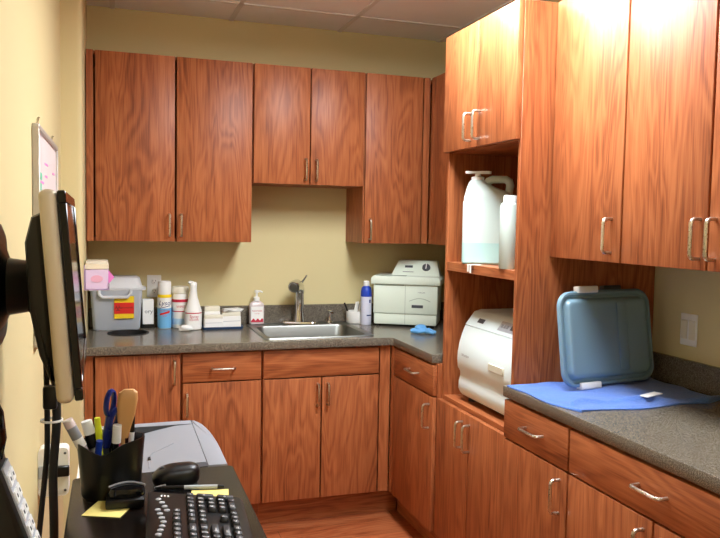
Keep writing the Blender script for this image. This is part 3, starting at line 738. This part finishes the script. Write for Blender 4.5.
# ------------------------------------------------------------------ left wall: whiteboard, monitor, phone, box
t = thing('whiteboard', 'small framed whiteboard with faint notes on the left wall', 'whiteboard', (XL, -1.48, 1.425), PI/2)
BWd, BH = .355, .305
MB().box(-BWd+.012, BWd-.012, -.012, -.001, -BH+.012, BH-.012).build('board', plain('whiteboard_surface', (244, 236, 238), .25), t)
m = MB()
for s in (-1, 1):
    m.box(-BWd, BWd, -.02, -.0005, s*(BH-.006)-.008, s*(BH-.006)+.008, .002); m.box(s*(BWd-.006)-.008, s*(BWd-.006)+.008, -.02, -.0005, -BH+.003, BH-.003, .002)
m.build('frame', plain('grey_frame', (186, 180, 170), .4, .3), t)
for x in (-.31, .19):
    m = MB(); m.tube([(x, -.01, BH+.003), (x, -.012, BH+.02), (x, -.016, BH+.024)], .003, 8); m.build('hanging_hook', NICKEL, t)
m = MB(); rnd = random.Random(2)
for k in range(16):
    x, z = rnd.uniform(-.28, .2), rnd.uniform(-.2, .22); m.box(x, x+rnd.uniform(.04, .12), -.0128, -.0121, z, z+.006)
m.build('pink_notes', PINK, t)
m = MB()
for x, z in ((-.27, .13), (-.25, .16), (.1, .1)): m.box(x, x+.05, -.0128, -.0121, z, z+.02)
m.build('green_notes', plain('green_marker', (80, 190, 150), .6), t)

# monitor: local frame screen faces +x
mon = thing('monitor', 'silver and black flat monitor seen edge-on on its wall arm', 'monitor', (-2.0015, -2.65, 1.365))
mon.rotation_euler = (0, R(-4.3), R(1.3))
MW, MH = .25, .156
m = MB(); m.box(-.034, -.0095, -MW, MW, -MH, MH, .010, 3); m.build('silver_shell', SILVER, mon)
m = MB()
for s in (-1, 1):
    m.box(-.009, .003, -MW+.003, MW-.003, s*(MH-.012)-.0095, s*(MH-.012)+.0095, .002); m.box(-.009, .003, s*(MW-.012)-.0095, s*(MW-.012)+.0095, -MH+.02, MH-.02, .002)
m.build('black_bezel', BLKGL, mon)
MB().box(-.009, .0, -MW+.02, MW-.02, -MH+.02, MH-.02).build('screen', SCREEN, mon)
m = MB(); m.prism([(-.0342, -.145), (-.0342, .125), (-.05, .118), (-.062, .08), (-.064, -.02), (-.056, -.09), (-.042, -.14)], -.19, .19, 'y', .008); m.build('rear_housing', BLACK, mon)
m = MB()
for k in range(12): m.box(-.0655, -.06, -.12, .12, -.07+.011*k, -.066+.011*k)
m.build('vent_slats', BLKSOFT, mon)
arm = thing('monitor_mount', 'black rounded wall bracket that carries the monitor', 'bracket', (XL, -2.60, 1.355))
m = MB(); m.rings([[(.0008, y, z) for y, z in rrect(.20, .22, .05)], [(.015, y, z) for y, z in rrect(.20, .22, .05)], [(.022, y, z) for y, z in rrect(.17, .19, .045)]]); m.build('wall_plate', BLACK, arm)
m = MB(); m.rings([[(.0222, y, z) for y, z in rrect(.15, .15, .04)], [(.035, y, z) for y, z in rrect(.10, .10, .04)], [(.068, y, z) for y, z in rrect(.08, .09, .03)], [(.074, y, z) for y, z in rrect(.10, .10, .03)]]); m.build('neck', BLACK, arm)
# cables from the monitor
def cable(label, pts, r=.006):
    P = []
    for a, b in zip(pts, pts[1:]):
        for k in range(5): P.append(Vector(a).lerp(Vector(b), k/5))
    P.append(Vector(pts[-1])); Q = P[:]
    for _ in range(3): Q = [Q[0]]+[(Q[i-1]+Q[i]*2+Q[i+1])/4 for i in range(1, len(Q)-1)]+[Q[-1]]
    m = MB(); m.tube(Q, r, 10)
    return tag(m.build('cable', BLKSOFT), label, 'cable', 'monitor cables')
cable('black cable hanging from the monitor, the right-hand one', [(-2.048, -2.5, 1.235), (-2.047, -2.5, 1.15), (-2.045, -2.5, 1.08), (-2.054, -2.5, .98), (-2.052, -2.49, .85), (-2.062, -2.45, .68), (-2.09, -2.40, .42), (-2.11, -2.38, .12), (-2.08, -2.34, .0095), (-2.0, -2.3, .0095)], .0085)
cable('thinner black cable that swings left below the white clip', [(-2.066, -2.485, 1.235), (-2.064, -2.485, 1.12), (-2.064, -2.485, 1.02), (-2.073, -2.485, .93), (-2.083, -2.48, .83), (-2.10, -2.45, .68), (-2.12, -2.45, .42), (-2.125, -2.45, .12), (-2.1, -2.42, .007), (-2.02, -2.4, .007)], .0055)
m = MB(); m.box(-.016, .010, -.011, .011, -.018, .028, .005, 2); tag(m.build('cable_plug', BLACK), 'black plug block on the cables just under the monitor', 'plug').location = (-2.053, -2.515, 1.128)
m = MB(); m.rings([[(q*math.cos(R(a)), q*.9*math.sin(R(a)), z) for q, z in ((.019, -.002), (.021, -.002), (.021, .002), (.019, .002))] for a in range(0, 360, 20)], closed=True); m.box(.018, .036, -.016, -.0145, -.0015, .0015)
tag(m.build('cable_tie', WHITE), 'white cable tie around the black monitor cables', 'cable tie').location = (-2.055, -2.497, 1.083)
# white box on the wall behind the cables
t = thing('power_box', 'white rounded wall box with black strap behind the hanging cables', 'power box', (XL, -1.75, .736))
m = MB(); m.rings([[(x+.042, y, z) for x, z in rrect(.083, .142, .014)] for y in (0, .05)]); m.build('box_body', WHITE, t)
MB().box(.0305, .086, -.012, -.0005, -.012, .02, .003).build('strap', BLACK, t)
MB().box(.002, .030, -.006, -.0005, -.016, .022, .002).build('clip', LGREY, t)
for z in (-.055, .055):
    m = MB(); m.lathe([(.004, 0), (.003, .0015), (0, .002)], n=10, mat=front_at(.074, -.0003, z)); m.build('screw', DGREY, t)
# wall telephone
ph = thing('wall_telephone', 'black wall telephone with a white key strip at the lower left', 'telephone', (XL, -2.75, 1.0))
m = MB(); m.prism([(.0008, .16), (.03, .165), (.038, .08), (.105, -.12), (.11, -.16), (.0008, -.16)], -.03, .052, 'y', .005); m.build('housing', BLACK, ph)
fd = Vector((.067, 0, -.2)).normalized(); fn = Vector((.2, 0, .067)).normalized()
def on_face(y0_, y1_, s0, s1, name, mat_, par, lift):
    b = Vector((.038, 0, .08)); q = [b+fd*s0+fn*.0004, b+fd*s1+fn*.0004]; m = MB()
    m.rings([[Vector((p.x, y0_, p.z)), Vector((p.x, y1_, p.z)), Vector((p.x, y1_, p.z))+fn*lift, Vector((p.x, y0_, p.z))+fn*lift] for p in q]); return m.build(name, mat_, par)
fp = on_face(-.012, .046, .004, .2, 'key_plate', LGREY, ph, .003)
for r_ in range(6):
    for c_ in range(2):
        k_ = on_face(-.008+.027*c_, .014+.027*c_, .018+.03*r_, .038+.03*r_, 'key', WHITE, ph, .0055)
        on_face(.0+.027*c_, .006+.027*c_, .025+.03*r_, .031+.03*r_, 'digit', BLACK, k_, .0061)
m = MB(); m.tube([(.022, .01, .09), (.026, .01, .12), (.022, .01, .16), (.012, .01, .19)], [.018, .02, .02, .016], 14); m.build('handset', BLKGL, ph)

# ------------------------------------------------------------------ desk and what is on it
ZK = .92
t = thing('wall_desk', 'narrow black-brown wall-mounted desk under the monitor', 'desk', (0, 0, 0))
m = MB(); m.prism(rrect(.342, .603, .012, 4, -1.853, -2.6685), ZK-.028, ZK, 'z', .002); m.build('desktop', DESK, t)
for y in (-2.74, -2.93):
    m = MB(); m.box(XL+.001, XL+.012, y-.02, y+.02, .62, ZK-.030); m.box(XL+.0121, -1.78, y-.012, y+.012, ZK-.042, ZK-.0285); m.tube([(XL+.012, y, .65), (-1.86, y, ZK-.044)], .009, 8); m.build('bracket', BLACK, t)

# pen holder: two-lobed black cup
CB = Vector((-1.945, -2.465, ZK))
cup = thing('pen_holder', 'black plastic pen holder with a slanted rim', 'pen holder', CB+Vector((0, -.022, .001)))
n = 40
def oval(w_, d_, zf):
    pts = []
    for k in range(n):
        a = 2*PI*k/n; x, y = w_/2*math.cos(a), d_/2*math.sin(a)
        if abs(x) < w_: pts.append((x, y, zf(x/w_*2, y/d_*2)))
    return pts
def rim(u, v):                                    # high at the right and the back, dipping at the front left
    return .112+.006*max(0, u)-.026*math.exp(-((u+.3)/.45)**2)*max(0, -v)*.75
m = MB(); m.rings([oval(.11, .072, lambda u, v: 0), oval(.114, .076, lambda u, v: .004), oval(.122, .082, lambda u, v: .06), oval(.131, .088, rim), oval(.126, .083, rim), oval(.108, .07, lambda u, v: .006)])
m.build('holder_body', BLACK, cup)
MB().box(-.001, .001, -.034, .034, .0065, .085).build('divider', BLACK, cup)
def stick(name, label, cat, segs, a, b, n=10):
    """segs: (fraction0, fraction1, radius0, radius1, material, part name)"""
    a, b = Vector(a), Vector(b); t = thing(name, label, cat, a)
    for f0, f1, r0, r1, mt, nm in segs:
        m = MB(); m.tube([(b-a)*f0, (b-a)*f1], [r0, r1], n); m.build(nm, mt, t)
    return t
stick('pen', 'black marker with white collar at the right of the pen holder', 'pen', [(0, .52, .0040, .0045, BLACK, 'barrel'), (.522, .66, .0056, .0056, WHITE, 'collar'), (.662, 1, .0052, .0036, BLACK, 'cap')], CB+Vector((.032, .0, .012)), CB+Vector((.0445, -.002, .176)))
stick('highlighter', 'yellow highlighter in the pen holder', 'highlighter', [(0, .7, .006, .0065, HIYEL, 'barrel'), (.702, 1, .0078, .006, HIYEL, 'cap')], CB+Vector((-.014, .002, .012)), CB+Vector((-.027, .0, .154)))
stick('highlighter', 'pink highlighter in the pen holder', 'highlighter', [(0, .7, .005, .0055, HIPINK, 'barrel'), (.702, 1, .006, .005, HIPINK, 'cap')], CB+Vector((.014, .004, .012)), CB+Vector((.013, .008, .145)))
stick('pen', 'blue pen leaning at the front of the pen holder', 'pen', [(0, .45, .0045, .005, NAVY, 'barrel'), (.452, 1, .0075, .0065, BLUE, 'cap')], CB+Vector((-.033, -.012, .012)), CB+Vector((-.022, -.034, .116)))
stick('marker', 'thick marker with black and white cap leaning left in the holder', 'marker', [(0, .6, .007, .0075, WHITE, 'barrel'), (.602, .8, .0105, .0105, BLACK, 'band'), (.802, 1, .0115, .011, WHITE, 'cap')], CB+Vector((-.014, .0, .012)), CB+Vector((-.048, .004, .148)))
stick('marker', 'white capped marker at the middle of the pen holder', 'marker', [(0, .72, .0055, .006, BLACK, 'barrel'), (.722, 1, .0095, .009, WHITE, 'cap')], CB+Vector((.004, -.014, .012)), CB+Vector((.012, -.024, .143)))
stick('clear_tube', 'clear plastic tube with white bands leaning out to the left', 'tube', [(0, .62, .0075, .009, CLEAR, 'lower_tube'), (.622, .74, .0105, .0105, PAPER, 'white_band'), (.742, .9, .0105, .0105, GREY, 'grey_print'), (.902, 1, .011, .010, CLEAR, 'tip')], CB+Vector((-.012, -.022, .012)), CB+Vector((-.082, -.026, .160)))
# brush
t = thing('brush', 'tan flat brush standing in the pen holder', 'brush', CB+Vector((.022, -.012, .012)))
m = MB(); m.tube([(0, 0, 0), (0, .0, .10)], [.004, .005], 10); m.build('handle', TAN, t)
m = MB(); m.rings([[(x+.002+.010*(z-.1)/.1, y, z) for x, y in rrect(w_, d_, min(w_, d_)*.45)] for z, w_, d_ in ((.1002, .018, .010), (.125, .026, .014), (.15, .036, .018), (.18, .04, .018), (.194, .036, .016), (.2, .02, .009))]); m.build('bristles', TAN, t)
# scissors
t = thing('scissors', 'scissors with dark blue loop handles upright in the pen holder', 'scissors', CB+Vector((-.01, -.002, .012)))
m = MB(); m.rings([[(x, y, z) for x, y in ((-.006, -.001), (.006, -.001), (.006, .001), (-.006, .001))] for z in (0, .085)]); m.build('blade', STEEL, t)
def loop(cx_, cz_, rx, rz2, tilt, name):
    m = MB(); n = 24; rs = []
    for k in range(n):
        a = 2*PI*k/n; c_ = Vector((rx*math.cos(a), 0, rz2*math.sin(a))); d_ = Vector((math.cos(a), 0, math.sin(a)))
        rs.append([c_+.0048*(math.cos(q*PI/4)*d_+math.sin(q*PI/4)*Vector((0, 1.3, 0))) for q in range(8)])
    M_ = Matrix.Translation((cx_, -.004, cz_)) @ Matrix.Rotation(R(tilt), 4, 'Y') @ Matrix.Rotation(R(48), 4, 'Z')
    m.rings(rs, closed=True, mat=M_); return m.build(name, NAVY, t)
loop(.008, .172, .011, .025, 6, 'handle_loop'); loop(.016, .138, .010, .021, 14, 'handle_loop')
m = MB(); m.tube([(-.002, 0, .08), (.0, -.003, .11), (.006, -.004, .148)], [.005, .0065, .006], 8); m.tube([(.002, 0, .08), (.006, -.003, .10), (.011, -.004, .118)], [.005, .0065, .006], 8); m.build('handle_shanks', NAVY, t)

# sticky notes
def note(label, loc, rz, poly):
    m = MB(); m.prism(poly, 0, .0008); o = tag(m.build('sticky_note', STICKY), label, 'note', 'sticky notes on the desk'); o.location = loc; o.rotation_euler = (0, 0, rz); return o
SQ = [(-.0375, -.0375), (.0375, -.0375), (.0375, .0375), (-.0375, .0375)]
note('yellow sticky note in front of the pen holder', (-1.949, -2.567, ZK+.0006), R(-23), SQ)
note('yellow sticky note behind the keyboard under the pen', (-1.756, -2.553, ZK+.0006), R(-8), SQ)
stick('ballpoint_pen', 'grey and black ballpoint pen lying between mouse and keyboard', 'pen', [(0, .1, .0015, .0036, BLACK, 'tip'), (.102, .42, .0042, .0044, BLACK, 'grip'), (.422, .9, .0044, .0044, LGREY, 'barrel'), (.902, 1, .0042, .003, BLACK, 'cap')], (-1.86, -2.490, ZK+.0062), (-1.722, -2.518, ZK+.0062))
t = thing('stapler', 'small black stapler with a grey rim on the yellow note', 'stapler', (-1.918, -2.552, ZK+.0019), R(-4))
MB().box(-.036, .036, -.026, .022, 0, .017, .003, 2).build('base', BLACK, t)
m = MB(); m.rings([[(x, y, z) for x, y in rrect(.068*s_, .04*s_, .018*s_, 6, .002, .004)] for s_, z in ((1, .0172), (1, .027), (.9, .033))]); m.build('arm', BLKGL, t)
m = MB(); m.tube([(-.032+.068*k/16, .004+.022*math.sin(PI*k/16), .0345) for k in range(17)], .0022, 6); m.build('rim', GREY, t)
# mouse
t = thing('computer_mouse', 'black computer mouse on the desk beside the pen holder', 'mouse', (-1.815, -2.452, ZK+.001), R(4))
m = MB(); rs = []
for k in range(11):
    u = k/10; z = .043*math.sin(PI*(.04+.96*u)/1.0)**.6 if False else None
    rs.append(u)
def mring(s, z, off=0): return [(x+off, y, z) for x, y in rrect(.098*s, .058*s, .026*s)]
m.rings([mring(.94, 0), mring(1, .008), mring(1, .018), mring(.96, .025, .003), mring(.86, .032, .006), mring(.62, .037, .010), mring(.28, .0395, .012)]); b_ = m.build('shell', BLACK, t, angle=60)
m = MB(); m.box(-.042, -.018, -.0315, -.0265, .019, .0235, .001, mat=Matrix.Rotation(R(-14), 4, 'Y') @ Matrix.Translation((-.004, .0015, -.008))); m.build('side_button', LGREY, t)
m = MB(); m.lathe([(.007, -.003), (.008, 0), (.007, .003)], n=16, mat=Matrix.Translation((-.029, 0, .0295)) @ Matrix.Rotation(PI/2, 4, 'X')); m.build('scroll_wheel', DGREY, t)

# keyboard: local x = typist's right, local y = away from the typist
kb = thing('keyboard', 'black computer keyboard with silver media buttons on the desk', 'keyboard', (-1.700, -2.612, ZK+.001), R(86.4))
KD = .178; TIL = .14
def kz(y): return .014+TIL*y
m = MB(); prof = [(0, .004), (.006, 0), (.02, 0), (KD-.012, kz(KD)-.018), (KD, kz(KD)-.012), (KD, kz(KD)-.002), (KD-.004, kz(KD)), (.006, kz(.006)), (0, .010)]
m.prism(prof, -.456, 0, 'x', .002); m.build('case', BLACK, kb)
for x in (-.43, -.03): MB().box(x-.012, x+.012, KD-.03, KD-.024, .0, kz(KD)-.019, .001).build('foot', BLACK, kb)
KW = .0158; P = .019
key_cache = {}
def key(x, y, w=1, d=1, ch=None):
    k = (round(w, 2), round(d, 2), ch)
    if k not in key_cache:
        m = MB(); ww, dd = P*w-.0032, P*d-.0032
        m.rings([[(a, b, z) for a, b in rrect(ww*s-o, dd*s-o, .002, 2, 0, o*.2)] for s, o, z in ((1, 0, 0), (1, .0006, .002), (1, .004, .0078), (1, .0052, .0085))])
        if ch: flat_text(m, ch, .0115 if len(ch) == 1 else .0062, Matrix.Translation((-ww*.12, dd*.08, .0088)), mi=1)
        me_o = m.build('key', [KEYMAT, KEYTXT], kb); key_cache[k] = me_o; o = me_o
    else:
        o = key_cache[k].copy(); COL.objects.link(o); o.parent = kb
    o.location = (x, y, kz(y)+.0006); o.rotation_euler = (math.atan(TIL), 0, 0)
    return o
xr = -.013-P/2; yr = .016+P/2
pad = [['0', None, '.', 'Ent'], ['1', '2', '3', None], ['4', '5', '6', '+'], ['7', '8', '9', None], ['Num', '/', '*', '-']]
for r_, row in enumerate(pad):
    for c_, ch in enumerate(row):
        if ch is None: continue
        x, y, w_, d_ = xr-P*(3-c_), yr+P*r_, 1, 1
        if ch == '0': x += P/2; w_ = 2
        if ch in ('Ent', '+'): y += P/2; d_ = 2
        key(x, y, w_, d_, ch)
xn = -.013-4*P-.007-P/2
for c_, ch in enumerate(('<', 'v', '>')): key(xn-P*(2-c_), yr, 1, 1, ch)
key(xn-P, yr+P, 1, 1, '^')
for r_, row in ((3, ('Del', 'End', 'PgD')), (4, ('Ins', 'Hom', 'PgU'))):
    for c_, ch in enumerate(row): key(xn-P*(2-c_), yr+P*r_, 1, 1, ch)
yf = yr+P*5+.007
for c_, ch in enumerate(('PrS', 'ScL', 'Pau')): key(xn-P*(2-c_), yf, 1, 1, ch)
xm = -.013-7*P-.014        # right edge of the main block
rows = [[(1.25, 'Ctl'), (1, 'Mnu'), (1.25, 'Win'), (1.25, 'Alt')], [(2.75, 'Shift'), (1, '/'), (1, '.'), (1, ','), (1, 'M'), (1, 'N')],
        [(2.25, 'Enter'), (1, "'"), (1, ';'), (1, 'L'), (1, 'K'), (1, 'J'), (1, 'H')], [(1.5, '\\'), (1, ']'), (1, '['), (1, 'P'), (1, 'O'), (1, 'I'), (1, 'U')],
        [(2, 'Bksp'), (1, '='), (1, '-'), (1, '0'), (1, '9'), (1, '8'), (1, '7')]]
rest = MB()
for r_, row in enumerate(rows):
    x = xm
    for w_, ch in row: key(x-w_*P/2, yr+P*r_, w_, 1, ch); x -= w_*P
    while x-.6*P > -.446:
        w_ = 5.5 if (r_ == 0 and x > xm-5*P) else 1
        rest.box(x-w_*P+.0016, x-.0016, yr+P*r_-P/2+.0016, yr+P*r_+P/2-.0016, kz(yr+P*r_)+.0005, kz(yr+P*r_)+.0085, .0015); x -= w_*P
x = xm
for k_, ch in enumerate(('F12', 'F11', 'F10', 'F9', 'F8', 'F7', 'F6', 'F5')):
    key(x-P/2, yf, 1, 1, ch); x -= P
    if k_ % 4 == 3: x -= .006
for k_ in range(5):
    if x > -.44: rest.box(x-P+.0016, x-.0016, yf-P/2+.0016, yf+P/2-.0016, kz(yf)+.0005, kz(yf)+.0085, .0015); x -= P
o = rest.build('remaining_keys', KEYMAT, kb); o['kind'] = 'stuff'
for x, y in ((-.040, .159), (-.056, .153), (-.074, .148), (-.092, .144), (-.092, .160), (-.110, .156), (-.128, .153), (-.146, .150), (-.164, .152), (-.182, .155), (-.2, .158)):
    m = MB(); m.lathe([(.0056, 0), (.0052, .002), (.003, .003), (0, .0032)], n=14, sx=.8, mat=Matrix.Translation((x, y, kz(y)+.0004))); m.build('media_button', LGREY, kb)
m = MB()
for k_ in range(3): m.box(-.024, -.016, .140+.006*k_, .143+.006*k_, kz(.141+.006*k_)+.0002, kz(.143+.006*k_)+.001)
m.build('indicator_marks', KEYTXT, kb)

# printer on a small stand behind the desk
t = thing('printer_stand', 'black low stand that carries the laser printer', 'stand', (-1.85, -2.03, 0))
MB().box(-.175, .170, -.205, .205, .54, .565, .003).build('stand_top', BLACK, t)
for sx in (-.16, .155):
    for sy in (-.19, .19): MB().box(sx-.013, sx+.013, sy-.013, sy+.013, 0, .5398, .002).build('leg', BLACK, t)
pr_ = thing('printer', 'grey and white laser printer behind the desk', 'printer', (0, 0, .5655))
out = [(-2.0, -1.735), (-2.0, -1.315), (-1.97, -1.29), (-1.64, -1.285)]
for k in range(9):
    a = R(90-90*k/8); out.append((-1.64+.068*math.cos(a), -1.60+.315*math.sin(a)))
out += [(-1.572, -1.735)]
m = MB(); m.prism(out, 0, .263, 'z', .004); m.build('case', WHITE, pr_)
ins = [(-1.985, -1.73), (-1.985, -1.325), (-1.96, -1.302), (-1.642, -1.297)]
for k in range(9):
    a = R(90-90*k/8); ins.append((-1.642+.054*math.cos(a), -1.60+.302*math.sin(a)))
ins += [(-1.588, -1.73)]
zt = .2635
HT = .055
m = MB(); m.prism([p for p in ins if p[0] > -1.643]+[(-1.642, -1.73)], zt, zt+HT, 'z', .003); m.build('right_cover', PRNT, pr_)
m = MB(); m.prism([(-1.985, -1.337), (-1.985, -1.325), (-1.96, -1.302), (-1.6435, -1.297), (-1.6435, -1.337)], zt, zt+HT, 'z', .002); m.build('back_cover', PRNT, pr_)
# output bin: the floor slopes down to the left, the wall behind it shows as a dark wedge
m = MB(); m.prism([(-1.985, zt), (-1.6435, zt), (-1.6435, zt+HT-.001), (-1.70, zt+HT-.002), (-1.985, zt+.006)], -1.70, -1.3415, 'y'); m.build('output_bin', PRNT, pr_)
m = MB(); m.prism([(-1.985, zt+.0062), (-1.985, zt+HT), (-1.66, zt+HT), (-1.70, zt+HT-.0018)], -1.3412, -1.3373, 'y'); m.build('bin_back_wall', DGREY, pr_)
m = MB(); m.prism([(-1.985, zt), (-1.985, zt+.02), (-1.70, zt+HT-.004), (-1.6435, zt+HT-.002), (-1.6435, zt)], -1.7305, -1.7005, 'y'); m.build('front_lip', DGREY, pr_)
def bz(x): return zt+.006+(x+1.985)/.285*(HT-.008)
m = MB(); m.tube([(x, y, bz(x)+.0006) for x, y in ((-1.80, -1.66), (-1.795, -1.58), (-1.785, -1.55), (-1.72, -1.51))], .0011, 6); m.build('paper_stop_line', GREY, pr_)
MB().box(-1.80, -1.792, -1.60, -1.585, bz(-1.80)+.0005, bz(-1.79)+.004, .001).build('paper_stop_catch', BLACK, pr_)
for ch in pr_.children:                                # true size and place
    ch.data.transform(Matrix.Translation((-2.03, -2.25, 0)) @ Matrix.Diagonal((.86, .98, 1, 1)) @ Matrix.Translation((2.0, 1.735, 0)))

# ------------------------------------------------------------------ light, camera
w = bpy.data.worlds.new('World'); SC.world = w; w.use_nodes = True
w.node_tree.nodes['Background'].inputs['Color'].default_value = (.9, .92, 1, 1); w.node_tree.nodes['Background'].inputs['Strength'].default_value = .05

cam = bpy.data.cameras.new('Camera'); cam.sensor_width = 36; cam.lens = 742.9/720*36; cam.clip_start = .02
co = bpy.data.objects.new('Camera', cam); COL.objects.link(co)
yaw, pit, rol = R(18.3457), R(3.6049), R(1.0603)
fwd = Vector((math.sin(yaw)*math.cos(pit), math.cos(yaw)*math.cos(pit), -math.sin(pit)))
rt = Vector((math.cos(yaw), -math.sin(yaw), 0)); up = rt.cross(fwd)
r2 = math.cos(rol)*rt+math.sin(rol)*up; u2 = -math.sin(rol)*rt+math.cos(rol)*up
M = Matrix((r2, u2, -fwd)).transposed().to_4x4(); M.translation = Vector((-1.93852, -4.04141, 1.4801))
co.matrix_world = M
SC.camera = co
SC.view_settings.view_transform = 'Standard'; SC.view_settings.look = 'None'; SC.view_settings.gamma = 1
SC.view_settings.use_curve_mapping = False
SC.view_settings.exposure = 1.3
